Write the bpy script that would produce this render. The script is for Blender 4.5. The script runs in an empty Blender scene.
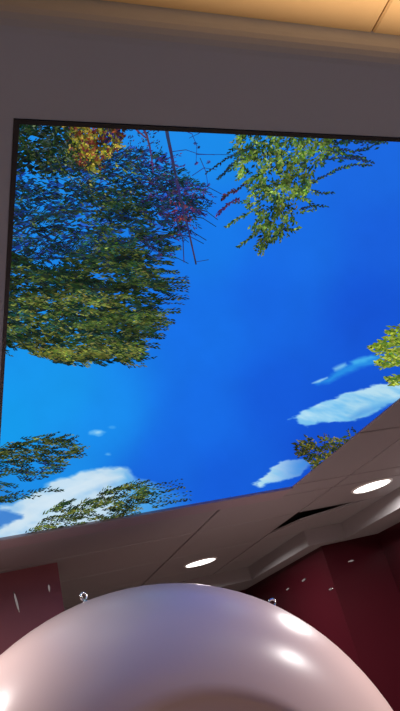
import bpy, bmesh, math, random
import numpy as np
from mathutils import Matrix, Vector

random.seed(7); rng = np.random.default_rng(11)
C = bpy.context.scene.collection
sc = bpy.context.scene

# ------------------------------------------------------------------ camera
F = 646.5
R = np.array([[0.92873175, 0.0814039, -0.36170532],
              [-0.27818605, -0.49192993, -0.82499544],
              [-0.24509151, 0.86682083, -0.43422551]])
CAMZ = 1.75
h = 0.655                       # camera to ceiling
H = CAMZ + h                    # ceiling height 2.405
camd = bpy.data.cameras.new('camera')
camd.sensor_fit = 'VERTICAL'; camd.sensor_height = 24.0
camd.lens = F / 711 * 24.0
camd.clip_start = 0.01
cam = bpy.data.objects.new('camera', camd); C.objects.link(cam)
M4 = Matrix([list(R[0]) + [0], list(R[1]) + [0], list(R[2]) + [CAMZ], [0, 0, 0, 1]])
cam.matrix_world = M4
sc.camera = cam

# ------------------------------------------------------------------ materials
def lin(c):
    return tuple(((v / 255) / 12.92 if v / 255 <= 0.04045 else ((v / 255 + 0.055) / 1.055) ** 2.4) for v in c)

def mat(name, col, rough=0.6, metal=0.0, spec=0.5, noise=0.0, nscale=8.0, bump=0.0, bscale=60.0, coat=0.0):
    m = bpy.data.materials.new(name); m.use_nodes = True
    nt = m.node_tree; b = nt.nodes['Principled BSDF']
    c = (*lin(col), 1)
    b.inputs['Base Color'].default_value = c
    b.inputs['Roughness'].default_value = rough
    b.inputs['Metallic'].default_value = metal
    b.inputs['Specular IOR Level'].default_value = spec
    b.inputs['Coat Weight'].default_value = coat
    tc = nt.nodes.new('ShaderNodeTexCoord')
    if noise:
        n = nt.nodes.new('ShaderNodeTexNoise'); n.inputs['Scale'].default_value = nscale; n.inputs['Detail'].default_value = 4
        nt.links.new(tc.outputs['Object'], n.inputs['Vector'])
        r = nt.nodes.new('ShaderNodeMapRange')
        r.inputs['From Min'].default_value = 0.3; r.inputs['From Max'].default_value = 0.7
        r.inputs['To Min'].default_value = 1 - noise; r.inputs['To Max'].default_value = 1 + noise
        nt.links.new(n.outputs['Fac'], r.inputs['Value'])
        mx = nt.nodes.new('ShaderNodeVectorMath'); mx.operation = 'SCALE'
        mx.inputs[0].default_value = c[:3]
        nt.links.new(r.outputs['Result'], mx.inputs['Scale'])
        nt.links.new(mx.outputs['Vector'], b.inputs['Base Color'])
    if bump:
        n2 = nt.nodes.new('ShaderNodeTexNoise'); n2.inputs['Scale'].default_value = bscale; n2.inputs['Detail'].default_value = 3
        nt.links.new(tc.outputs['Object'], n2.inputs['Vector'])
        bp = nt.nodes.new('ShaderNodeBump'); bp.inputs['Strength'].default_value = bump; bp.inputs['Distance'].default_value = 0.01
        nt.links.new(n2.outputs['Fac'], bp.inputs['Height'])
        nt.links.new(bp.outputs['Normal'], b.inputs['Normal'])
    return m

def emit(name, col, strength):
    m = bpy.data.materials.new(name); m.use_nodes = True
    nt = m.node_tree; nt.nodes.clear()
    o = nt.nodes.new('ShaderNodeOutputMaterial'); e = nt.nodes.new('ShaderNodeEmission')
    e.inputs['Color'].default_value = (*col, 1); e.inputs['Strength'].default_value = strength
    nt.links.new(e.outputs[0], o.inputs[0]); return m

M_GYP = mat('painted_gypsum', (180, 187, 208), 0.75, noise=0.03, nscale=3, bump=0.05)
M_TILE = mat('ceiling_tile_metal', (157, 153, 155), 0.5, noise=0.03, nscale=2)
M_BORDER = mat('border_strip', (168, 152, 158), 0.55)
M_DARK = mat('plenum_dark', (84, 70, 64), 0.9)
M_BLACK = mat('black_profile', (10, 10, 12), 0.5)
M_WOOD = mat('warm_beige_panel', (226, 190, 140), 0.6, noise=0.03, nscale=4)
M_MAROON = mat('maroon_laminate', (62, 15, 24), 0.28, spec=0.3, noise=0.04, nscale=2)
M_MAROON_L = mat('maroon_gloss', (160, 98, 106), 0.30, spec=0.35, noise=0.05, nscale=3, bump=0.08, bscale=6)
M_CREAM = mat('cream_wall', (214, 204, 192), 0.8, noise=0.02)
M_FLOOR = mat('vinyl_floor', (176, 166, 156), 0.4, noise=0.05, nscale=5)
M_SHELL = mat('gantry_shell', (220, 190, 184), 0.30, spec=0.5)
M_SHELL2 = mat('gantry_bore', (150, 150, 160), 0.4)
M_CHROME = mat('chrome', (225, 222, 220), 0.12, metal=1.0)
M_WHITE = mat('white_enamel', (238, 236, 232), 0.4)
M_LAMP = emit('lamp_diffuser', (1.0, 0.97, 0.93), 6.0)
M_GLINT = emit('glint_glow', (1.0, 0.84, 0.84), 0.2)  # weak glow that paints the glints on the maroon walls
M_LED = emit('led_strip', (1.0, 0.62, 0.30), 9.0)

# ------------------------------------------------------------------ helpers
def obj(name, bm, m, parent=None, smooth=False, loc=None, kind=None):
    me = bpy.data.meshes.new(name)
    bmesh.ops.recalc_face_normals(bm, faces=bm.faces)
    if smooth:
        for f in bm.faces: f.smooth = True
    bm.to_mesh(me); bm.free()
    me.materials.append(m)
    o = bpy.data.objects.new(name, me); C.objects.link(o)
    if parent: o.parent = parent
    if loc: o.location = loc
    if kind: o['kind'] = kind
    return o

def struct(name, bm, m, smooth=False):
    return obj(name, bm, m, None, smooth, None, 'structure')

def thing(name, label, cat, loc=(0, 0, 0), group=None):
    o = bpy.data.objects.new(name, None); C.objects.link(o)
    o.location = loc; o['label'] = label; o['category'] = cat
    o.empty_display_size = 0.1
    if group: o['group'] = group
    return o

def box(bm, x0, x1, y0, y1, z0, z1):
    v = [bm.verts.new(p) for p in ((x0, y0, z0), (x1, y0, z0), (x1, y1, z0), (x0, y1, z0),
                                   (x0, y0, z1), (x1, y0, z1), (x1, y1, z1), (x0, y1, z1))]
    for f in ((3, 2, 1, 0), (4, 5, 6, 7), (0, 1, 5, 4), (1, 2, 6, 5), (2, 3, 7, 6), (3, 0, 4, 7)):
        bm.faces.new([v[i] for i in f])

def bevelled(bm, x0, x1, y0, y1, z0, z1, b=0.006, seg=2):
    t = bmesh.new(); box(t, x0, x1, y0, y1, z0, z1)
    bmesh.ops.bevel(t, geom=t.edges[:], offset=b, segments=seg, affect='EDGES', profile=0.5)
    me = bpy.data.meshes.new('tmp'); t.to_mesh(me); t.free(); bm.from_mesh(me); bpy.data.meshes.remove(me)

def slab(bm, x0, x1, y0, y1, zlow, thick=0.016, ch=0.003, gap=0.0050):
    """ceiling tile: lower face at zlow with a chamfered edge"""
    x0 += gap; x1 -= gap; y0 += gap; y1 -= gap
    L = []
    for (i, z) in ((ch, zlow), (0, zlow + ch * 0.8), (0, zlow + thick)):
        L.append([bm.verts.new(p) for p in ((x0 + i, y0 + i, z), (x1 - i, y0 + i, z), (x1 - i, y1 - i, z), (x0 + i, y1 - i, z))])
    bm.faces.new(L[0]); bm.faces.new(L[2][::-1])
    for a, b in ((0, 1), (1, 2)):
        for k in range(4):
            bm.faces.new((L[a][k], L[b][k], L[b][(k + 1) % 4], L[a][(k + 1) % 4]))

def lathe(bm, prof, segs=32, axis='Z', a0=0.0, a1=2 * math.pi):
    """prof: list of (r, t) ; revolve around axis"""
    full = abs(a1 - a0 - 2 * math.pi) < 1e-6
    n = segs if full else segs + 1
    rings = []
    for r, t in prof:
        ring = []
        for k in range(n):
            a = a0 + (a1 - a0) * k / segs
            if axis == 'Z': p = (r * math.cos(a), r * math.sin(a), t)
            else: p = (r * math.cos(a), t, r * math.sin(a))
            ring.append(bm.verts.new(p))
        rings.append(ring)
    for i in range(len(rings) - 1):
        for k in range(segs):
            k2 = (k + 1) % n
            bm.faces.new((rings[i][k], rings[i][k2], rings[i + 1][k2], rings[i + 1][k]))
    return rings

def cap(bm, ring):
    bm.faces.new(ring)

def torus(bm, R_, r, n=24, m=10, axis='Y', off=(0, 0, 0), a0=0, a1=2 * math.pi):
    vs = []
    for i in range(n):
        a = a0 + (a1 - a0) * i / n
        row = []
        for j in range(m):
            b = 2 * math.pi * j / m
            rr = R_ + r * math.cos(b)
            row.append(bm.verts.new((rr * math.cos(a) + off[0], r * math.sin(b) + off[1], rr * math.sin(a) + off[2])))
        vs.append(row)
    for i in range(n):
        for j in range(m):
            bm.faces.new((vs[i][j], vs[(i + 1) % n][j], vs[(i + 1) % n][(j + 1) % m], vs[i][(j + 1) % m]))

# ------------------------------------------------------------------ the room
XL, XB, YB = -1.45, 3.95 * h, -1.9          # left wall, right wall, back wall
YF = 8.1 * h                                # end wall
XA, YJ = 3.28 * h, 5.88 * h                 # right wall steps in beyond YJ
ZU = H + 0.042                              # upper warm ceiling

bm = bmesh.new(); box(bm, XL - .1, XB + .1, YB - .1, YF + .1, -0.1, 0)
struct('floor', bm, M_FLOOR)

# tiled lower ceiling; panel opening PX0..PX1, PY0..PY1
PX0, PX1, PY0, PY1 = 0.152 * h, 2.14 * h, 0.882 * h, 3.962 * h
YE = 0.670 * h                              # near edge of dropped ceiling
YS0, YS1 = PY1, 4.19 * h                    # flat strip past the far edge of the panel
gx = [XL, -0.097, 1.103, 1.70, 3.48 * h]
gy = [YS1, 3.175, 3.775, 4.375, 7.28 * h]
SAG = (3, 1)                                # column / row of the dropped tile
FX0, FX1 = 3.05 * h, 3.48 * h               # inner faces of the bulkhead
FJ, FE = 5.70 * h, 7.28 * h
ZB = H - 0.149 * h                          # underside of the bulkhead

bm = bmesh.new()
for i in range(len(gx) - 1):
    for j in range(len(gy) - 1):
        if (i, j) == SAG: continue
        slab(bm, gx[i], gx[i + 1], gy[j], gy[j + 1], H)
gy2 = [YE + 0.02, 1.38, 1.98, 2.575, YS1]
for j in range(4):
    slab(bm, PX1 + 0.008, 1.70, gy2[j], gy2[j + 1], H)
    slab(bm, 1.70, 3.48 * h, gy2[j], gy2[j + 1], H)
struct('ceiling', bm, M_TILE)

bm = bmesh.new(); box(bm, XL, XB + .1, YE + 0.03, YF, H + 0.022, H + 0.032)
struct('ceiling_backing', bm, M_DARK)

# gypsum border before and left of the panel, its near edge rounded and stepping up to the warm ceiling
bm = bmesh.new()
prof = [(PY0 - 0.001, H + 0.05), (PY0 - 0.001, H), (YE + 0.022, H), (YE + 0.015, H + 0.0012), (YE + 0.009, H + 0.0045), (YE + 0.004, H + 0.009), (YE + 0.001, H + 0.015),
        (YE, H + 0.022), (YE, H + 0.078), (PY0 - 0.001, H + 0.078)]
a = [bm.verts.new((XL, y, z)) for y, z in prof]; b = [bm.verts.new((XB, y, z)) for y, z in prof]
n = len(prof)
for k in range(n): bm.faces.new((a[k], a[(k + 1) % n], b[(k + 1) % n], b[k]))
bm.faces.new(a); bm.faces.new(b[::-1])
struct('trim_1', bm, M_GYP)
bm = bmesh.new(); box(bm, XL, PX0 - 0.001, PY0 - 0.001, YS0, H, H + 0.05)
struct('trim_2', bm, M_GYP)
bm = bmesh.new(); bevelled(bm, XL, PX1, YS0 + 0.001, YS1 - 0.002, H - 0.010, H + 0.03, 0.004)
struct('trim_3', bm, M_BORDER)

# warm upper ceiling behind the step, in long boards
bm = bmesh.new()
ux = [XL, -0.66, 0.0, 0.811 * h * 1.064, 1.26, 1.93, XB]
for i in range(len(ux) - 1):
    slab(bm, ux[i], ux[i + 1], YB, YE + 0.03, ZU, ch=0.003, gap=0.001)
struct('ceiling_upper', bm, M_WOOD)
bm = bmesh.new(); box(bm, XL, XB, YB, YE + .03, ZU + .03, ZU + .05); struct('ceiling_upper_backing', bm, M_DARK)

# bulkhead: dropped box running round the tiled ceiling
bm = bmesh.new()
out = [(FX1, YE + 0.02), (XB + .02, YE + 0.02), (XB + .02, YF), (XL, YF), (XL, FE), (FX0, FE), (FX0, FJ), (FX1, FJ)]
lo = [bm.verts.new((x, y, ZB)) for x, y in out]; hi = [bm.verts.new((x, y, H + 0.05)) for x, y in out]
bm.faces.new(lo); bm.faces.new(hi[::-1])
for k in range(8): bm.faces.new((lo[k], lo[(k + 1) % 8], hi[(k + 1) % 8], hi[k]))
bmesh.ops.bevel(bm, geom=[e for e in bm.edges], offset=0.004, segments=2, affect='EDGES')
struct('trim_4', bm, M_TILE)

# walls
bm = bmesh.new(); box(bm, XB, XB + .1, YE + .02, YJ, 0, ZB); struct('wall_right', bm, M_MAROON)
bm = bmesh.new(); box(bm, XB, XB + .1, YB, YE + .02, 0, ZU + .03); struct('wall_right_near', bm, M_CREAM)
bm = bmesh.new(); box(bm, XA, XB + .1, YJ, YF, 0, ZB); struct('wall_right_far', bm, M_MAROON)
bm = bmesh.new(); box(bm, XL, XA, YF, YF + .1, 0, H + .05); struct('wall_end', bm, M_MAROON)
bm = bmesh.new(); box(bm, XL - .1, XL, YB, YF, 0, ZU + .05); struct('wall_left', bm, M_CREAM)
bm = bmesh.new(); box(bm, XL - .1, XB + .1, YB - .1, YB, 0, ZU + .05); struct('wall_back', bm, M_CREAM)
XP, YP = 0.405, 3.24                        # maroon wall projecting beside the scanner
bm = bmesh.new(); box(bm, XL, XP, YP, YP + 0.30, 0, H); struct('wall_front', bm, M_MAROON_L)

# ------------------------------------------------------------------ tile with a dropped corner
tile = thing('ceiling_tile', 'ceiling tile with one corner sagging open, showing a dark gap', 'ceiling tile',
             (gx[3], gy[1], H))
bm = bmesh.new()
n = 12; W_, D_ = gx[4] - gx[3] - 0.006, gy[2] - gy[1] - 0.006
g = []
for lvl in (0, 1):
    rows = []
    for i in range(n + 1):
        row = []
        for j in range(n + 1):
            u, v = i / n, j / n
            d = 0.042 * max(0.0, 1 - u / 0.74 - v / 0.72) ** 0.9
            row.append(bm.verts.new((0.003 + u * W_, 0.003 + v * D_, -d + 0.010 * lvl)))
        rows.append(row)
    g.append(rows)
for i in range(n):
    for j in range(n):
        bm.faces.new((g[0][i][j], g[0][i][j + 1], g[0][i + 1][j + 1], g[0][i + 1][j]))
        bm.faces.new((g[1][i][j], g[1][i + 1][j], g[1][i + 1][j + 1], g[1][i][j + 1]))
for k in range(n):
    bm.faces.new((g[0][k][0], g[0][k + 1][0], g[1][k + 1][0], g[1][k][0]))
    bm.faces.new((g[0][k][n], g[1][k][n], g[1][k + 1][n], g[0][k + 1][n]))
    bm.faces.new((g[0][0][k], g[1][0][k], g[1][0][k + 1], g[0][0][k + 1]))
    bm.faces.new((g[0][n][k], g[0][n][k + 1], g[1][n][k + 1], g[1][n][k]))
obj('tile_sheet', bm, M_TILE, tile)

# ------------------------------------------------------------------ downlights
def downlight(x, y, label, power):
    t = thing('downlight', label, 'ceiling light', (x, y, H), 'round recessed downlights')
    bm = bmesh.new()
    lathe(bm, [(0.098, 0.0), (0.098, -0.004), (0.101, -0.006), (0.109, -0.005), (0.113, 0.0)], 40)
    obj('trim_ring', bm, M_WHITE, t, True)
    bm = bmesh.new()
    r = lathe(bm, [(0.0985, -0.0015), (0.06, -0.003), (0.02, -0.0035)], 40); cap(bm, r[-1])
    obj('diffuser', bm, M_LAMP, t, True)
    ld = bpy.data.lights.new('lamp_light', 'AREA'); ld.shape = 'DISK'; ld.size = 0.19
    ld.energy = power; ld.color = (1.0, 0.95, 0.92); ld.spread = math.radians(170)
    lo_ = bpy.data.objects.new('lamp_light', ld); C.objects.link(lo_); lo_.parent = t; lo_.location = (0, 0, -0.006)
    return t
PW = 22
downlight(1.405, 4.10, 'round lit downlight just above the top of the scanner', PW)
downlight(1.995, 2.866, 'round lit downlight at the right, beside the sky panel corner', PW)
downlight(1.995, 1.66, 'round lit downlight added outside the frame, right of the sky panel', PW)  # unseen, added to light the room
downlight(-0.40, 2.28, 'round lit downlight added outside the frame, left of the sky panel', 9)  # dimmer, also added out of view for room light

# added warm light on the beige upper ceiling, unseen; plate trims its spill
up = thing('added_uplight', 'warm light on a stand, added outside the frame, with a plate cutting its beam', 'added light', (0.78, 0.0, 0))
bm = bmesh.new(); r0 = lathe(bm, [(0.16, 0.0), (0.16, 0.02), (0.02, 0.035), (0.012, 0.06), (0.012, 1.14)], 24); cap(bm, r0[0]); cap(bm, r0[-1])
obj('pole', bm, M_CHROME, up, True)
bm = bmesh.new(); bevelled(bm, -0.10, 0.10, -0.06, 0.12, 1.13, 1.145, 0.003); bevelled(bm, -0.62, 0.62, 0.114, 0.120, 1.13, 1.541, 0.001)
obj('cutoff_plate', bm, M_BLACK, up)  # plate added to keep the warm light off the border
wl = bpy.data.lights.new('warm_fill', 'SPOT'); wl.energy = 112; wl.color = (1.0, 0.76, 0.52)
wl.spot_size = math.radians(80); wl.spot_blend = 0.9; wl.shadow_soft_size = 0.012
wo = bpy.data.objects.new('warm_fill', wl); C.objects.link(wo); wo.parent = up
wo.location = (0, 0, 1.20)
wo.rotation_euler = (math.pi, 0, 0)

# ------------------------------------------------------------------ scanner
GX, GY, GZ, GR = 0.54, 2.10, 1.185, 0.925
mri = thing('mri_scanner', 'big rounded pale grey scanner housing under the ceiling, cut by the bottom edge', 'scanner', (GX, GY, 0))
bm = bmesh.new()
prof = [(0.34, 0.92), (0.34, 0.16), (0.36, 0.10), (0.42, 0.045), (0.48, 0.02), (0.52, 0.008)]
K = 16
for k in range(K + 1):
    a = math.pi / 2 * k / K
    prof.append((GR - 0.40 + 0.40 * math.sin(a), 0.0 + 0.42 * (1 - math.cos(a))))
for k in range(K + 1):
    a = math.pi / 2 * k / K
    prof.append((GR - 0.32 + 0.32 * math.cos(a), 0.68 + 0.32 * math.sin(a)))
prof.append((0.34, 0.92))
lathe(bm, prof, 96, 'Y')
bmesh.ops.translate(bm, verts=bm.verts, vec=(0, 0, GZ))
obj('housing', bm, M_SHELL, mri, True)
bm = bmesh.new(); torus(bm, 0.40, 0.012, 64, 8, 'Y', (0, 0.045, GZ)); obj('bore_ring', bm, M_SHELL2, mri, True)
bm = bmesh.new(); bevelled(bm, -0.62, 0.62, 0.12, 0.94, 0.0, 0.62, 0.03); obj('base', bm, M_SHELL, mri)
for s, (ex, ez, ey) in {'l': (-0.150, None, 0.40), 'r': (0.553, None, 0.40)}.items():  # chrome rings added to give the sparkles at the housing edge
    zz = GZ + math.sqrt(GR ** 2 - ex ** 2)
    nx, nz = ex / GR, (zz - GZ) / GR
    bm = bmesh.new()
    torus(bm, 0.013, 0.0045, 20, 8, 'Y', (0, 0, 0.021))
    lathe(bm, [(0.0005, 0.0), (0.013, 0.0), (0.013, 0.004), (0.007, 0.007), (0.007, 0.011), (0.0005, 0.011)], 16)
    o = obj('sparkle_ring', bm, M_CHROME, mri, True, (ex, ey, zz - 0.002)); o['label'] = 'small chrome ring added for a sparkle on the housing edge'
    o.rotation_euler = (0, math.atan2(nx, nz), 0.5 if s == 'l' else -0.4)

# ------------------------------------------------------------------ glints on the maroon walls, made as glowing ovals
def ray(px, py):
    v = R @ np.array([px - 200, -(py - 355.5), -F]); return v
def on_y(px, py, y):
    w = ray(px, py); s = y / w[1]; return (w[0] * s, y, CAMZ + w[2] * s)
def on_x(px, py, x):
    w = ray(px, py); s = x / w[0]; return (x, w[1] * s, CAMZ + w[2] * s)
def wall_glint(p, n, w, hgt, tilt, label, group):
    t = thing('wall_glint', label, 'painted glint', p, group)
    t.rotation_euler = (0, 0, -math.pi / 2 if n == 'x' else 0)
    for nm, k, m, y0, y1 in (('housing', 1.25, M_CHROME, -0.003, 0.0), ('lens', 1.0, M_GLINT, -0.007, -0.003)):  # rim and glowing oval paint one glint; no lamp here
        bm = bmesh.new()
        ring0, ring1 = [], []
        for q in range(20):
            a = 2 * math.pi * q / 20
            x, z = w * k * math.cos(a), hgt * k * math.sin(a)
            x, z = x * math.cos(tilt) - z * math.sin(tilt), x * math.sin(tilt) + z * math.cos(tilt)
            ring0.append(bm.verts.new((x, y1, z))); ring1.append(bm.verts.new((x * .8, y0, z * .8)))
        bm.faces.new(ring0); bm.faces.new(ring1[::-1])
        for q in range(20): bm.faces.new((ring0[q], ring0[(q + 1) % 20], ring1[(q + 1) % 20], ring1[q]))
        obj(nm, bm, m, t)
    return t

# ------------------------------------------------------------------ backlit sky print
def pix2pl(px, py):
    """photograph coordinates to the plane of the print (the print is one flat sheet)"""
    x = np.asarray(px, float) - 200; y = -(np.asarray(py, float) - 355.5)
    w = [R[i, 0] * x + R[i, 1] * y - R[i, 2] * F for i in range(3)]
    return w[0] / w[2] * h, w[1] / w[2] * h
def pl2pix(X, Y):
    cx = R[0, 0] * X + R[1, 0] * Y + R[2, 0] * h
    cy = R[0, 1] * X + R[1, 1] * Y + R[2, 1] * h
    cz = R[0, 2] * X + R[1, 2] * Y + R[2, 2] * h
    return 200 + F * cx / -cz, 355.5 - F * cy / -cz

def L(c): return np.array(lin(c))
def srgb2lin(a):
    a = np.clip(a, 0, 255) / 255
    return np.where(a <= 0.04045, a / 12.92, ((a + 0.055) / 1.055) ** 2.4)

_tab = rng.random((64, 64))
def vnoise(x, y):
    xi = np.floor(x).astype(int); yi = np.floor(y).astype(int)
    fx = x - xi; fy = y - yi; fx = fx * fx * (3 - 2 * fx); fy = fy * fy * (3 - 2 * fy)
    t = lambda a, b: _tab[a % 64, b % 64]
    return (t(xi, yi) * (1 - fx) + t(xi + 1, yi) * fx) * (1 - fy) + (t(xi, yi + 1) * (1 - fx) + t(xi + 1, yi + 1) * fx) * fy
def fbm(x, y):
    return (vnoise(x, y) * .5 + vnoise(x * 2.1 + 7, y * 2.1 + 3) * .28 + vnoise(x * 4.3 + 1, y * 4.3 + 9) * .15 + vnoise(x * 9 + 5, y * 9) * .07)

def sdist(px, py, poly):
    """signed distance, positive inside"""
    P = np.array(poly, float); d = np.full(px.shape, 1e9); ins = np.zeros(px.shape, bool)
    for k in range(len(P)):
        a, b = P[k], P[(k + 1) % len(P)]
        e = b - a; wx = px - a[0]; wy = py - a[1]
        t = np.clip((wx * e[0] + wy * e[1]) / (e @ e + 1e-9), 0, 1)
        d = np.minimum(d, np.hypot(wx - t * e[0], wy - t * e[1]))
        c = ((a[1] <= py) & (b[1] > py)) | ((b[1] <= py) & (a[1] > py))
        xx = a[0] + (py - a[1]) / (e[1] if abs(e[1]) > 1e-9 else 1e-9) * e[0]
        ins ^= c & (px < xx)
    return np.where(ins, d, -d)

def sky(px, py):
    # anchors read off the print
    A = np.array([(20, 150, 28, 140, 235), (60, 400, 25, 152, 238), (10, 430, 22, 156, 238), (110, 420, 26, 140, 236),
                  (160, 135, 32, 140, 235), (210, 135, 28, 140, 236), (210, 240, 24, 120, 232), (210, 330, 24, 112, 232), (200, 420, 24, 108, 230),
                  (170, 460, 24, 104, 226), (220, 480, 22, 92, 218), (270, 300, 24, 102, 226), (300, 250, 26, 108, 228), (280, 400, 22, 90, 218),
                  (380, 170, 28, 104, 224), (390, 240, 26, 95, 220), (370, 310, 22, 84, 212), (330, 440, 20, 78, 205), (480, 150, 24, 92, 216),
                  (560, 200, 22, 84, 210), (520, 300, 20, 78, 205), (700, 130, 24, 84, 210), (60, 470, 28, 140, 232), (-20, 520, 40, 130, 220), (150, 500, 24, 95, 215)], float)
    num = np.zeros(px.shape + (3,)); den = np.zeros(px.shape)
    for ax, ay, r, g, b in A:
        w = 1.0 / (((px - ax) / 60) ** 2 + ((py - ay) / 60) ** 2 + 0.25) ** 2
        num += w[..., None] * np.array([r, g, b]); den += w
    return num / den[..., None]

NX, NY = 300, 460
gxs = np.linspace(PX0 - 0.004, PX1 + 0.004, NX); gys = np.linspace(PY0 - 0.004, PY1 + 0.004, NY)
GXX, GYY = np.meshgrid(gxs, gys, indexing='ij')
px, py = pl2pix(GXX, GYY)
col = sky(px, py)
def over(col, alpha, c):
    c = np.asarray(c, float)
    return col * (1 - alpha[..., None]) + c * alpha[..., None]
def ramp(d, w): return np.clip(d / w, 0, 1)
n1 = fbm(px / 14, py / 7); n2 = fbm(px / 9 + 20, py / 3.5 + 4); n3 = fbm((px + py * .9) / 26, (py - px * .35) / 6)
# big cloud low on the left
c1 = [(-40, 560), (-40, 512), (0, 507), (14, 500), (28, 497), (40, 488), (52, 482), (66, 478), (80, 472), (96, 468), (118, 467), (128, 468),
      (136, 476), (150, 480), (170, 486), (195, 492), (200, 520), (90, 560)]
d = sdist(px, py, c1) + (n1 - .5) * 7
fade = np.clip(1 - (px - 118) / 48, 0.0, 1) ** 1.1
a = ramp(d + 0.5, 4) * (0.70 + .5 * n1) * fade
col = over(col, np.clip(a, 0, 1), (196, 222, 240))
col = over(col, np.clip(ramp(d, 8) * np.clip((px - 105) / 30, 0, 1) * np.clip((200 - px) / 50, 0, 1) * .7, 0, 1), (70, 170, 238))
col = over(col, np.clip(ramp(sdist(px, py, [(30, 500), (60, 488), (95, 474), (125, 472), (128, 480), (90, 492), (50, 512), (20, 530), (0, 535), (0, 525)]), 5) * .75, 0, 1), (212, 230, 242))
gapd = sdist(px, py, [(-30, 512), (4, 510), (24, 515), (22, 520), (8, 526), (-6, 533), (-30, 540)]) + (n2 - .5) * 5
col = over(col, ramp(gapd + 1, 4) * .85, (48, 118, 205))
for cx, cy, rx, ry, s in ((98, 433.5, 9, 3.2, .95), (108, 455, 4.5, 2, .5), (112, 428, 4, 2, .25)):
    d = 1 - np.hypot((px - cx) / rx, (py - cy) / ry) + (n2 - .5) * 1.0
    col = over(col, np.clip(d * 1.5, 0, 1) * s, (150, 208, 245))
# thin torn cloud on the right
d = sdist(px, py, [(313, 384), (318, 380), (328, 376), (336, 369), (346, 364), (358, 359), (374, 354), (395, 352), (420, 346), (420, 356), (385, 364), (362, 370), (345, 377), (330, 386), (318, 387)]) + (n2 - .5) * 4
col = over(col, ramp(d + .5, 5) * .62, (52, 172, 238))
d = sdist(px, py, [(312, 384), (320, 380), (328, 377), (328, 379), (320, 383)]) + (n2 - .5) * 1.5
col = over(col, ramp(d + .8, 1.5) * .85, (165, 218, 242))
d = sdist(px, py, [(333, 369), (338, 366), (346, 363), (347, 366), (341, 370), (335, 372)]) + (n2 - .5) * 1.5
col = over(col, ramp(d + 1.2, 3) * .7, (150, 215, 242))
d = sdist(px, py, [(348, 362), (358, 358), (372, 355), (378, 358), (366, 363), (354, 366)]) + (n2 - .5) * 2
col = over(col, ramp(d + .5, 3) * .6, (90, 205, 245))
# large cloud on the right
c2 = [(288, 420), (297, 416), (301, 412), (312, 406), (322, 402), (334, 398), (345, 393), (356, 390), (370, 387), (386, 383), (410, 378), (450, 372), (450, 396),
      (405, 398), (388, 406), (378, 413), (364, 419), (350, 423), (338, 422), (330, 425), (318, 424), (308, 427), (300, 424), (296, 420)]
d = sdist(px, py, c2) + (n2 - .5) * 6
bright = np.clip(.72 + (n3 - .45) * 1.6 - np.clip((py - (432 - .12 * px)) / 60, -.4, .4), .2, .97)
c2c = np.stack([110 + 84 * bright, 190 + 42 * bright, 238 + 6 * bright], -1)
al = ramp(d + .6, 2.2) * np.clip(1.0 - np.clip((py - (455 - .1 * px)) / 10, 0, 1) * .55, 0, 1)
col = over(col, al * .95, c2c)
dk = sdist(px, py, [(345, 418), (360, 408), (380, 402), (405, 396), (405, 404), (382, 412), (362, 420), (350, 424)]) + (n3 - .5) * 6
col = over(col, ramp(dk, 5) * .55, (72, 150, 226))
# lower right cloud
c3 = [(252, 485), (258, 480), (264, 476), (270, 470), (272, 466), (280, 461), (290, 459), (300, 458), (308, 460), (314, 464), (308, 470), (300, 476), (290, 480), (281, 483), (272, 485), (260, 488)]
d = sdist(px, py, c3) + (n2 - .5) * 7
b3 = np.clip(1.05 - (px - 262) / 70, .3, 1)
col = over(col, ramp(d + .6, 2.4) * b3, np.stack([150 + 62 * n3, 214 + 18 * n3, 242 + 0 * n3], -1))
col = over(col, ramp(d, 6) * np.clip((px - 285) / 20, 0, 1) * .5, (40, 140, 230))
# slight print mottling
col = col * (1 + (fbm(px / 30 + 3, py / 30) - .5)[..., None] * .05)
COL = srgb2lin(col)

verts = [np.stack([GXX, GYY, np.full_like(GXX, H + 0.002)], -1).reshape(-1, 3)]
idx = np.arange(NX * NY).reshape(NX, NY)
quads = [np.stack([idx[:-1, :-1], idx[:-1, 1:], idx[1:, 1:], idx[1:, :-1]], -1).reshape(-1, 4)]
cols = [COL.reshape(-1, 3)]
NV = NX * NY

# --- foliage: leaves drawn in the print, each a small pointed shape of one colour
LV = []      # (x, y, ang, len, wid, (r,g,b), layer)
CL = True
def leaf(x, y, ang, ln, wd, c, jit=14, z=None):
    k = random.gauss(1, .14)
    c = tuple(max(0, min(255, v * k + random.gauss(0, jit) * .4)) for v in c)
    if CL:
        q = 0.15 + 0.75 * float(fbm(np.array(x / 11.0 + 5), np.array(y / 5.5 + 2))) + 0.72 * float(fbm(np.array(x / 42.0 + 11), np.array((y + .12 * x) / 9.0 + 6)))
        c = tuple(v * q for v in c)
    LV.append((x, y, ang, ln, wd, c, random.random() if z is None else z, 0))
def stroke(pts, w0, w1, c, z=None):
    for k in range(len(pts) - 1):
        (x0, y0), (x1, y1) = pts[k], pts[k + 1]
        t0, t1 = k / (len(pts) - 1), (k + 1) / (len(pts) - 1)
        w = w0 + (w1 - w0) * (t0 + t1) / 2
        n = max(1, int(math.hypot(x1 - x0, y1 - y0) / 5))
        for q in range(n):
            ax, ay = x0 + (x1 - x0) * q / n, y0 + (y1 - y0) * q / n
            LV.append((ax, ay, math.atan2(y1 - y0, x1 - x0), math.hypot(x1 - x0, y1 - y0) / n * 1.12, w,
                       tuple(v * random.uniform(.82, 1.2) for v in c), random.random() if z is None else z, 1))
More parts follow.
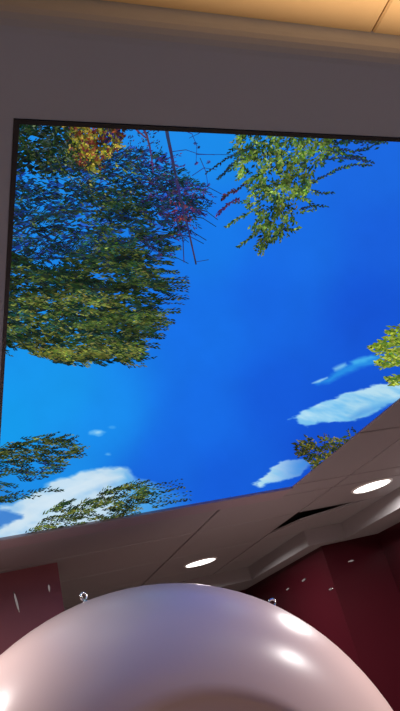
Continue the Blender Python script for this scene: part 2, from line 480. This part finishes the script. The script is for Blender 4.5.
def spray(x, y, ang, ln, n, ll, lw, pal, bend=0.0, open_=0.55, z=None, keep=None):
    for i in range(n):
        t = (i + random.random() * .6) / n
        a = ang + bend * t
        bx = x + math.cos(a) * ln * t; by = y + math.sin(a) * ln * t
        if keep is not None and not keep(bx, by): continue
        s = 1 if i % 2 else -1
        leaf(bx, by, a + s * random.uniform(.15, open_) , ll * random.uniform(.65, 1.25) * (1 - .35 * t), lw * random.uniform(.7, 1.25), random.choice(pal), 14, z)
def inside(p, poly):
    x, y = p; r = False; j = len(poly) - 1
    for i in range(len(poly)):
        xi, yi = poly[i]; xj, yj = poly[j]
        if (yi > y) != (yj > y) and x < (xj - xi) * (y - yi) / (yj - yi) + xi: r = not r
        j = i
    return r
def fill(poly, n):
    xs = [p[0] for p in poly]; ys = [p[1] for p in poly]; k = 0
    while k < n:
        p = (random.uniform(min(xs), max(xs)), random.uniform(min(ys), max(ys)))
        if inside(p, poly): k += 1; yield p

DK = [(22, 40, 30), (28, 48, 34), (34, 54, 36), (20, 34, 40)]
OL = [(58, 78, 38), (70, 88, 44), (48, 66, 38), (84, 98, 50), (38, 58, 38)]
YG = [(120, 130, 58), (104, 118, 52), (134, 138, 66), (92, 108, 50), (80, 96, 50)]
NAVY = [(24, 44, 78), (28, 52, 92), (22, 38, 60), (36, 44, 90), (26, 56, 70)]
TEAL = [(30, 62, 62), (34, 74, 76), (44, 84, 70), (24, 54, 58)]
YEL = [(150, 146, 44), (176, 160, 54), (124, 126, 42), (190, 170, 78), (104, 110, 36)]
RED = [(126, 58, 44), (150, 78, 56), (110, 44, 60), (132, 84, 40)]
PUR = [(52, 40, 104), (64, 44, 96), (40, 44, 116), (84, 44, 78), (44, 36, 84)]

# large tree on the left
band1 = [(-16, 122), (74, 122), (78, 150), (60, 178), (20, 172), (-16, 178)]           # dark top left
band2 = [(66, 122), (124, 124), (118, 146), (100, 160), (96, 172), (80, 168), (70, 150)]   # yellow and red top
mid = [(-16, 172), (40, 168), (100, 150), (150, 150), (180, 175), (200, 192), (196, 212), (178, 232), (160, 262), (-16, 262)]
low = [(-16, 256), (8, 252), (26, 266), (46, 272), (60, 258), (76, 250), (88, 258), (104, 244), (122, 240), (136, 250), (150, 258), (160, 268), (150, 274), (162, 284), (168, 290), (148, 294), (152, 300), (160, 304), (146, 310), (156, 318), (146, 324), (150, 332), (142, 340), (142, 350),
       (140, 360), (118, 362), (98, 364), (84, 360), (66, 365), (44, 358), (28, 352), (14, 346), (-16, 350)]
holes = [(30, 176, 15, 12, .8), (58, 186, 18, 14, .72), (48, 206, 14, 8, .75), (20, 228, 12, 12, .4), (75, 226, 14, 13, .75), (86, 212, 10, 8, .6), (100, 186, 10, 10, .5),
         (121, 235, 9, 9, .85), (30, 140, 9, 5, .6), (62, 138, 5, 4, .6), (60, 262, 22, 7, .5), (98, 276, 14, 5, .55), (40, 248, 12, 6, .5), (140, 150, 14, 14, .8),
         (120, 172, 10, 8, .4), (152, 262, 14, 8, .6), (38, 326, 5, 4, .85), (20, 290, 12, 6, .5), (150, 296, 16, 5, .55), (112, 296, 12, 4, .45), (90, 304, 8, 4, .5), (160, 222, 12, 8, .35)]
def keepA(x, y):
    for hx, hy, rx, ry, s in holes:
        d = math.hypot((x - hx) / rx, (y - hy) / ry)
        if d < 1 and random.random() < s * (1 - d * d * .45): return False
    return True
# heavy branch and darker masses first (nearest layers come later)
def mass(poly, n, ll, lw, pal, a0, a1, z0, z1, keep=None):
    for (x, y) in fill(poly, n):
        if keep and not keep(x, y): continue
        leaf(x, y, random.uniform(a0, a1), ll * random.uniform(.7, 1.3), lw * random.uniform(.7, 1.3), random.choice(pal), 14, random.uniform(z0, z1))
mass(low, 2300, 9, 3.0, DK + [(40, 60, 44), (30, 56, 56)], -.35, .35, 0, .3, keepA)
mass(mid, 500, 9, 4.0, [(30, 86, 190), (28, 78, 170), (26, 70, 150), (34, 90, 180)], -.8, .8, -.02, .05)
mass([(60, 184), (110, 180), (150, 196), (150, 236), (120, 250), (70, 246), (50, 220)], 420, 7, 2.2, DK + TEAL + [(40, 58, 40)], -.6, .6, .05, .3, keepA)
mass(mid, 1500, 7, 2.0, DK + TEAL + NAVY + [(30,60,110),(28,56,100)], -.9, .7, 0, .3, keepA)
mass(band1, 900, 7, 3.2, DK + [(38, 56, 40)], -.8, .8, 0, .3, keepA)
mass(band2, 420, 6, 3.0, [(74, 80, 36), (96, 90, 40), (70, 52, 40), (44, 56, 40)], 0, 3, 0, .3)
stroke([(-12, 246), (4, 251), (24, 262), (42, 274), (62, 284), (90, 289), (122, 290)], 7, 2.5, (30, 44, 32), .84)
for _ in range(46):
    t = random.random(); spray(-12 + 134 * t, 247 + 44 * t ** .8, random.gauss(.25, .3), 14, 8, 6, 1.6, DK, z=.9)
stroke([(-12, 244), (10, 236), (30, 226), (46, 216), (70, 212), (112, 211)], 2.6, 1.2, (26, 40, 56), .4)
stroke([(-8, 232), (30, 221), (60, 214)], 1.6, 1, (24, 38, 48), .4)
stroke([(6, 262), (40, 258), (80, 260), (120, 256)], 1.6, 1, (22, 40, 52), .4)
stroke([(0, 226), (24, 208), (44, 200)], 1.6, .9, (28, 44, 60), .4)
for _ in range(170):
    x, y = next(fill(mid, 1)); a = random.uniform(-.5, .4); ln = random.uniform(14, 34)
    if keepA(x, y) : stroke([(x, y), (x + ln * .5 * math.cos(a), y + ln * .5 * math.sin(a)), (x + ln * math.cos(a + .2), y + ln * math.sin(a + .2))], 1.1, .6, random.choice(NAVY + DK), .45)
for (x, y) in fill(band1, 190):
    spray(x, y, random.uniform(-.6, 1.2), random.uniform(8, 14), 7, 5, 1.5, DK + OL[:3] + [(88, 104, 84), (60, 84, 92)], keep=keepA)
for (x, y) in fill(band2, 190):
    pal = YEL if random.random() < .62 else RED
    if x > 100 and y < 140 and random.random() < .5: pal = RED + PUR
    spray(x, y, random.uniform(0, 2.4), random.uniform(4, 9), 5, 4.2, 2.2, pal, open_=1.0)
for (x, y) in fill([(40, 160), (98, 150), (150, 178), (130, 196), (60, 186)], 46):
    spray(x, y, random.uniform(.2, 1.0), 8, 5, 4.2, 1.6, OL + YG[:2] + [(150, 150, 80)], keep=keepA)
for (x, y) in fill(mid, 620):
    pal = random.choice([NAVY, TEAL, DK, DK, OL, NAVY]) if x < 135 else random.choice([NAVY, PUR, DK, TEAL])
    spray(x, y, random.uniform(-.6, .8), random.uniform(10, 22), 9, 6.0, 1.15, pal, bend=random.uniform(-.3, .4), keep=keepA)
for (x, y) in fill([(70, 195), (135, 190), (150, 215), (135, 250), (85, 250), (90, 225)], 70):
    spray(x, y, random.uniform(-.3, .6), 14, 8, 6, 1.6, OL + DK, keep=keepA)
for (x, y) in fill(low, 760):
    a = random.gauss(.02, .22) + (.10 if y > 320 else 0)
    g_ = (y - 250) / 115
    r_ = random.random()
    pal = YG if r_ < .08 + .30 * max(0, g_ - .3) else (OL if r_ < .58 else (DK if r_ < .88 else TEAL))
    spray(x - 8, y, a, random.uniform(14, 26), 11, 6.4, 1.35, pal, bend=random.uniform(-.15, .25), open_=.42, keep=keepA)
for (x, y) in fill([(10, 300), (70, 290), (120, 296), (120, 306), (60, 304), (20, 312)], 36):
    spray(x, y, random.gauss(.05, .15), 16, 9, 6, 1.5, YG, open_=.4)
for (x, y) in fill([(10, 340), (30, 345), (60, 350), (100, 348), (140, 344), (136, 358), (100, 361), (66, 363), (40, 356)], 120):
    spray(x - 6, y - 2, random.gauss(.12, .2), 13, 8, 5.5, 1.5, YG + [(128, 124, 56)], open_=.45)
for (x, y) in fill([(96, 316), (150, 312), (160, 324), (120, 334), (60, 330)], 60):
    spray(x, y, random.gauss(-.06, .14), 18, 10, 6, 1.5, OL + YG[3:], open_=.4)
# pointed frond ends along the right edge
for (x, y, a, ln) in ((150, 262, .05, 22), (148, 272, .1, 30), (152, 284, .02, 36), (150, 288, .03, 37), (158, 281, .0, 30), (140, 302, -.05, 44), (146, 299, -.02, 42), (150, 312, .02, 30),
                      (142, 320, .08, 32), (140, 328, .02, 28), (136, 336, .05, 28), (128, 344, .1, 30), (122, 352, .1, 26), (150, 240, -.25, 26), (160, 250, -.1, 20)):
    for q in range(3):
        spray(x, y + random.uniform(-2, 2), a + random.gauss(0, .04), ln, 16, 6, 1.3, DK + OL + [(40, 60, 70)], open_=.35)
# bare dark stems and twigs hanging from the top edge
stroke([(166, 126), (168, 138), (171, 152), (174, 168), (178, 186), (181, 200), (184, 214), (188, 228), (192, 246), (196, 264)], 3.6, 1.5, (52, 52, 88), .9)
stroke([(142, 126), (147, 136), (150, 148), (152, 160), (153, 172)], 2.6, 1, (84, 52, 92), .9)
stroke([(134, 128), (146, 138)], 2, 1, (96, 54, 84), .9)
stroke([(176, 212), (178, 226), (183, 240), (184, 262)], 1.6, .8, (46, 46, 96), .9)
for p in ([(171, 152), (186, 150), (198, 154), (214, 155)], [(182, 130), (192, 134), (197, 146), (196, 164)], [(178, 186), (192, 192), (206, 202)], [(174, 168), (162, 178), (156, 190)],
          [(200, 158), (206, 172), (208, 186)], [(205, 130), (198, 134), (190, 138)], [(188, 228), (178, 232)], [(192, 176), (204, 168), (216, 170)], [(196, 262), (208, 260)], [(150, 148), (136, 160), (128, 172)]):
    stroke(p, .9, .4, (40, 56, 116), .9)
for (x, y) in fill([(150, 172), (182, 166), (204, 196), (198, 220), (170, 226), (150, 200)], 90):
    spray(x, y, random.uniform(0, 6.28), random.uniform(5, 12), 5, 3.8, 1.2, PUR + NAVY, open_=.9)
for (x, y) in fill([(170, 205), (190, 205), (188, 222), (172, 222)], 22):
    spray(x, y, random.uniform(0, 6.28), 6, 5, 3.4, 1.4, [(120, 50, 70), (96, 44, 80), (140, 66, 60)], open_=.9)
for (x, y) in fill([(128, 130), (160, 128), (160, 170), (140, 172), (126, 150)], 34):
    spray(x, y, random.uniform(0, 6.28), random.uniform(5, 10), 5, 3.6, 1.1, PUR + NAVY + RED[2:3] + OL[:2], open_=.9)
for (x, y) in ((193, 144), (197, 150), (195, 166), (210, 160), (186, 164), (194, 196), (202, 200), (206, 188)):
    spray(x, y, random.uniform(0, 6.28), 4, 4, 3, 1.5, PUR, open_=.9)

# leafy branch hanging from the top edge
tb = [(240, 134), (262, 132), (300, 132), (346, 136), (340, 147), (320, 160), (314, 180), (308, 198), (298, 206), (290, 222), (278, 238), (266, 248), (259, 244), (264, 228), (250, 224), (262, 206),
      (246, 202), (252, 184), (244, 172), (236, 158)]
B1 = [(92, 126, 48), (110, 142, 56), (74, 106, 44), (126, 152, 64), (84, 114, 60), (60, 92, 44), (136, 156, 80)]
B2 = [(36, 66, 34), (44, 78, 40), (30, 54, 46), (58, 82, 40)]
HB = [(252, 168, 9, 9, .8), (262, 160, 6, 6, .5), (276, 176, 7, 6, .7), (262, 202, 12, 7, .8), (292, 148, 8, 6, .5), (312, 160, 8, 5, .6), (318, 178, 8, 7, .7), (296, 206, 8, 10, .75), (280, 222, 6, 5, .6), (250, 222, 8, 4, .7),
      (340, 148, 8, 5, .5), (240, 186, 5, 6, .6), (326, 190, 5, 6, .5), (284, 192, 6, 5, .5), (252, 212, 5, 3, .6), (268, 142, 5, 6, .5)]
def keepB(x, y):
    for hx, hy, rx, ry, s in HB:
        d = math.hypot((x - hx) / rx, (y - hy) / ry)
        if d < 1 and random.random() < s * 1.2 * (1 - d * d * .3): return False
    return True
mass(tb, 330, 6, 2.6, B2 + [(46, 76, 60), (40, 70, 70)], 1.6, 2.9, 0, .2, keepB)
for (x, y) in fill(tb, 170):
    if x > 346 and random.random() < .6: continue
    spray(x, y, random.choice([2.3, 2.0, .6, 2.6, 1.4]) + random.gauss(0, .3), random.uniform(8, 14), 8, 5.0, 2.0, B2, open_=.8, z=random.uniform(0, .4), keep=keepB)
for (x, y) in fill(tb, 250):
    if x > 346 and random.random() < .7: continue
    spray(x, y, random.choice([2.3, 2.0, 2.6, .5, 1.6]) + random.gauss(0, .3), random.uniform(8, 14), 8, 4.6, 1.9, B1, open_=.8, z=random.uniform(.4, 1), keep=keepB)
mass([(318, 134), (352, 134), (390, 138), (380, 148), (364, 152), (372, 164), (352, 164), (338, 162), (322, 168)], 190, 5.5, 2.0, NAVY + B2 + [(40, 66, 70)], 2.6, 3.6, .2, .6, lambda x, y: fbm(np.array(x / 9.0), np.array(y / 4.0)) > .47)
def branch(pts, n, ll, lw, pal, side=1.0):
    for k in range(len(pts) - 1):
        (x0, y0), (x1, y1) = pts[k], pts[k + 1]
        spray(x0, y0, math.atan2(y1 - y0, x1 - x0), math.hypot(x1 - x0, y1 - y0), n, ll, lw, pal, open_=side)
    stroke(pts, 1.0, .6, (40, 56, 60), .5)
for q in range(2):
    branch([(300, 140), (294, 160), (288, 182), (280, 206), (270, 232), (264, 250)], 12, 4.6, 2.0, B1 + YG[:2], .8)
    branch([(296, 176), (276, 190), (262, 200), (246, 208)], 10, 4.4, 1.8, B1 + B2, .8)
    branch([(286, 150), (268, 166), (254, 178), (244, 184)], 10, 4.4, 1.8, B1 + B2, .8)
    branch([(262, 142), (248, 150), (236, 154), (222, 162), (206, 174)], 9, 4, 1.6, NAVY + [(40, 62, 70), (44, 66, 50)], .7)
    branch([(246, 158), (232, 164), (226, 172), (218, 180)], 8, 4, 1.6, NAVY + [(44, 66, 60)], .7)
    branch([(250, 180), (238, 190), (228, 194), (222, 200)], 9, 4.4, 2, [(60, 40, 66), (76, 44, 60), (44, 60, 50)], .9)
    branch([(240, 198), (226, 206), (217, 216)], 9, 4.6, 1.8, [(70, 44, 96), (88, 40, 70), (50, 44, 110)], .9)
    branch([(262, 206), (248, 214), (236, 220), (226, 228)], 10, 4.4, 1.8, B1 + B2, .8)
    branch([(270, 222), (258, 232), (248, 240), (238, 248)], 10, 4.4, 1.8, B1 + B2, .8)
    branch([(272, 226), (264, 240), (259, 255)], 10, 4.4, 1.9, B1, .8)
    branch([(282, 230), (294, 230), (300, 228)], 8, 4, 1.8, B1 + NAVY, .7)
    branch([(300, 210), (312, 206), (328, 207)], 8, 4, 1.6, B2 + NAVY, .7)
    branch([(310, 190), (322, 194), (334, 193)], 8, 4, 1.6, B2 + NAVY, .7)
    branch([(300, 214), (304, 212), (316, 210)], 6, 4, 1.6, B1, .8)
    branch([(310, 184), (326, 176), (340, 169), (356, 165), (372, 166)], 10, 4.4, 1.7, B2 + NAVY + B1[:3], .7)
    branch([(326, 160), (344, 158), (360, 160), (374, 163)], 10, 4.2, 1.7, NAVY + [(50, 70, 70)], .8)
    branch([(318, 150), (336, 152), (352, 158), (366, 158)], 10, 4.2, 1.7, B2 + NAVY + B1[:2], .8)
    branch([(322, 138), (344, 138), (366, 140), (384, 139)], 10, 4.4, 1.8, B2 + B1[:2], .8)
    branch([(330, 144), (350, 142), (370, 142), (388, 143)], 10, 4.4, 1.9, NAVY + PUR[:1] + B2, .8)
    branch([(340, 150), (356, 152), (372, 147), (384, 140)], 9, 4.4, 1.7, NAVY + B2, .8)
stroke([(196, 155), (220, 155), (250, 156), (280, 156), (296, 157)], .7, .7, (30, 66, 130), .5)

# low left tree
tc_ = [(-30, 452), (0, 449), (14, 443), (30, 437), (48, 437), (60, 434), (66, 440), (82, 448), (74, 455), (64, 460), (60, 470), (46, 476), (28, 482), (10, 488), (-30, 494)]
for (x, y) in fill(tc_, 200):
    pal = random.choice([DK, OL, OL, YG]) if y < 462 else random.choice([DK, TEAL, NAVY, OL])
    if y > 464 and random.random() < .35: continue
    spray(x - 8, y, random.gauss(.02, .16), random.uniform(12, 20), 9, 5.6, 1.35, pal, open_=.5)
for (x, y, a) in ((54, 442, -.5), (60, 448, -.2), (66, 452, .15), (60, 446, -.45), (40, 442, -.5), (22, 446, -.5), (50, 466, -.05), (0, 456, -.6), (58, 458, -.05), (56, 440, .1), (38, 474, -.1)):
    for q in range(3): spray(x, y, a + random.gauss(0, .06), random.uniform(14, 22), 10, 5, 1.3, DK + OL + YG[3:], open_=.4)
for (x, y) in fill([(-20, 500), (0, 498), (30, 492), (58, 488), (56, 492), (20, 500), (-20, 512)], 34):
    spray(x - 6, y, random.gauss(-.15, .12), 14, 7, 5, 1.2, DK + OL + TEAL, open_=.5)
# low middle tree
td = [(24, 536), (40, 526), (48, 514), (56, 506), (64, 502), (76, 505), (94, 500), (104, 492), (116, 487), (132, 484), (146, 486), (146, 500), (136, 512), (112, 522), (70, 532)]
for (x, y) in fill(td, 210):
    pal = random.choice([OL, OL, YG, DK])
    spray(x - 6, y + 2, random.gauss(-.28, .2), random.uniform(9, 16), 8, 5.2, 1.35, pal, open_=.6)
for (x, y, a, ln) in ((130, 490, -.22, 36), (126, 488, -.3, 24), (140, 492, -.28, 44), (136, 496, -.14, 50), (140, 500, -.14, 52), (130, 504, -.12, 40), (144, 503, -.1, 48), (150, 508, -.22, 38), (112, 489, -.3, 30),
                      (96, 496, -.35, 24), (84, 504, -.3, 20), (52, 512, -.6, 16), (60, 506, -.4, 16), (150, 498, -.3, 34)):
    for q in range(2): spray(x, y + random.uniform(-1, 1), a + random.gauss(0, .04), ln, 14, 5, 1.2, DK + OL + [(40, 62, 80)], open_=.35)
# right hand clumps
YR = [(134, 154, 44), (152, 166, 58), (112, 136, 40), (166, 176, 84), (96, 122, 40), (78, 108, 44)]
for pts, n in (([(385, 332), (392, 327), (404, 325), (450, 318), (450, 334), (400, 335), (388, 334)], 60), ([(368, 351), (376, 344), (384, 339), (396, 337), (450, 330), (450, 346), (402, 346), (390, 350), (378, 352)], 110),
               ([(376, 362), (384, 358), (392, 352), (402, 349), (450, 346), (450, 364), (402, 364), (394, 367), (384, 366)], 110), ([(388, 378), (396, 376), (450, 372), (450, 386), (400, 386), (390, 384)], 60)):
    CL = False
    mass(pts, int(n * 1.6), 6, 2.8, [(96, 120, 40), (120, 136, 44), (80, 108, 44)], 2.6, 3.5, 0, .3)
    for (x, y) in fill(pts, n): spray(x + 3, y, 3.0 + random.gauss(0, .25), 7, 6, 4.6, 1.9, YR, open_=.5)
    CL = True
te = [(296, 443), (306, 440), (318, 439), (330, 438), (344, 437), (356, 434), (350, 444), (338, 454), (326, 463), (316, 470), (310, 462), (304, 456), (296, 452)]
mass(te, 90, 6, 2.6, [(44, 60, 48), (56, 66, 38), (70, 74, 36)], 2.6, 3.6, 0, .3)
for (x, y) in fill(te, 95):
    spray(x + 3, y, 3.1 + random.gauss(0, .5), 8, 6, 4.2, 1.5, [(40, 56, 40), (60, 72, 36), (96, 96, 40), (130, 124, 50), (34, 48, 50), (84, 84, 34)], open_=.8)
# crowns carrying on outside the frame
for (x, y) in fill([(430, 120), (640, 128), (560, 170), (470, 160)], 150):
    spray(x, y, random.uniform(1, 2.6), 14, 8, 5, 2, B1 + B2, open_=.8)

lv = np.array([(l[0], l[1], l[2], l[3], l[4], *l[5], l[6], l[7]) for l in LV])
N = len(lv)
ca, sa = np.cos(lv[:, 2]), np.sin(lv[:, 2])
k_ = lv[:, 9:10]
u = np.array([0, .42, 1.0, .42]) * (1 - k_) + np.array([0, 0, 1.0, 1.0]) * k_
v = np.array([0, .5, 0, -.5]) * (1 - k_) + np.array([-.5, .5, .5, -.5]) * k_
qx = lv[:, 0:1] + ca[:, None] * u * lv[:, 3:4] - sa[:, None] * v * lv[:, 4:5]
qy = lv[:, 1:2] + sa[:, None] * u * lv[:, 3:4] + ca[:, None] * v * lv[:, 4:5]
LX, LY = pix2pl(qx, qy)
ok = (LX.min(1) > PX0) & (LX.max(1) < PX1) & (LY.min(1) > PY0) & (LY.max(1) < PY1)
# leaves crossing the edge of the sheet are trimmed to it
LX = np.clip(LX, PX0 - .003, PX1 + .003); LY = np.clip(LY, PY0 - .003, PY1 + .003)
LZ = np.repeat((H + 0.0018 - lv[:, 8] * 0.0016)[:, None], 4, 1)
verts.append(np.stack([LX, LY, LZ], -1).reshape(-1, 3))
quads.append((NV + np.arange(N * 4)).reshape(N, 4))
cols.append(np.repeat(srgb2lin(lv[:, 5:8]), 4, 0))
V = np.concatenate(verts); Q = np.concatenate(quads); CC = np.concatenate(cols)

panel = thing('sky_panel', 'large backlit ceiling panel printed with blue sky, clouds and treetops', 'ceiling panel',
              ((PX0 + PX1) / 2, (PY0 + PY1) / 2, H))
org = np.array([(PX0 + PX1) / 2, (PY0 + PY1) / 2, H])
me = bpy.data.meshes.new('printed_sheet')
me.vertices.add(len(V)); me.vertices.foreach_set('co', (V - org).astype(np.float32).ravel())
me.loops.add(Q.size); me.loops.foreach_set('vertex_index', Q.astype(np.int32).ravel())
me.polygons.add(len(Q)); me.polygons.foreach_set('loop_start', np.arange(0, Q.size, 4, dtype=np.int32))
me.polygons.foreach_set('loop_total', np.full(len(Q), 4, dtype=np.int32))
me.update(calc_edges=True)
att = me.color_attributes.new('print', 'FLOAT_COLOR', 'POINT')
att.data.foreach_set('color', np.concatenate([CC, np.ones((len(CC), 1))], 1).astype(np.float32).ravel())
mp = bpy.data.materials.new('backlit_print'); mp.use_nodes = True
nt = mp.node_tree; nt.nodes.clear()
o_ = nt.nodes.new('ShaderNodeOutputMaterial'); e_ = nt.nodes.new('ShaderNodeEmission')
a_ = nt.nodes.new('ShaderNodeAttribute'); a_.attribute_name = 'print'
nt.links.new(a_.outputs['Color'], e_.inputs['Color']); nt.links.new(e_.outputs[0], o_.inputs[0])
e_.inputs['Strength'].default_value = 1.0
me.materials.append(mp)
ps = bpy.data.objects.new('printed_sheet', me); C.objects.link(ps); ps.parent = panel
ps['label'] = 'glowing printed sheet of blue sky and trees'
def edge_part(name, x0, x1, y0, y1, z0, z1, m, label=None):
    bm = bmesh.new(); box(bm, x0 - org[0], x1 - org[0], y0 - org[1], y1 - org[1], z0 - H, z1 - H)
    o = obj(name, bm, m, panel)
    if label: o['label'] = label
edge_part('edge_profile', PX0 - .001, PX1 + .006, PY0 - .0005, PY0 + .0068, H - .0015, H + .012, M_BLACK, 'thin black edge profile')
edge_part('edge_profile', PX0 - .001, PX0 + .0062, PY0 + .0068, PY1, H - .0015, H + .012, M_BLACK, 'thin black edge profile')
edge_part('edge_profile', PX1, PX1 + .006, PY0 + .0068, PY1, H - .001, H + .012, M_BORDER)

# painted glints placed on the maroon walls
Gw = 'small painted glints on the right maroon walls'
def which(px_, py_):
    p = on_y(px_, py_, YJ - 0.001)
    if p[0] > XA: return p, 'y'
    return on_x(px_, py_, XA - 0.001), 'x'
for (x, y, w, hh, tl, lb) in ((288, 589, .024, .005, .1, 'tiny dim painted glint nearest the scanner on the right maroon wall'),
                              (304, 580, .030, .006, .1, 'faint flat painted glint near the top of the right maroon wall'),
                              (331, 589, .022, .006, 0, 'small painted glint just left of the maroon wall corner'),
                              (351, 561, .019, .005, .0, 'brightest small painted glint, right of the maroon wall corner')):
    p, nrm = which(x, y); wall_glint(p, nrm, w, hh, tl, lb, Gw)
p = on_y(49, 588, YP - 0.001); wall_glint(p, 'y', .0045, .015, .0, 'small upright painted glint on the left maroon wall near the scanner', 'small painted glints on the left maroon wall')
p = on_y(16.5, 602, YP - 0.001); wall_glint(p, 'y', .005, .040, .14, 'long slim painted glint at the far left of the maroon wall', 'small painted glints on the left maroon wall')

# ------------------------------------------------------------------ world and view
w = bpy.data.worlds.new('world'); sc.world = w; w.use_nodes = True
w.node_tree.nodes['Background'].inputs['Color'].default_value = (0.02, 0.02, 0.025, 1)
sc.view_settings.view_transform = 'Standard'; sc.view_settings.look = 'None'
sc.view_settings.exposure = 0.0; sc.view_settings.gamma = 1.0
sc.view_settings.use_curve_mapping = False
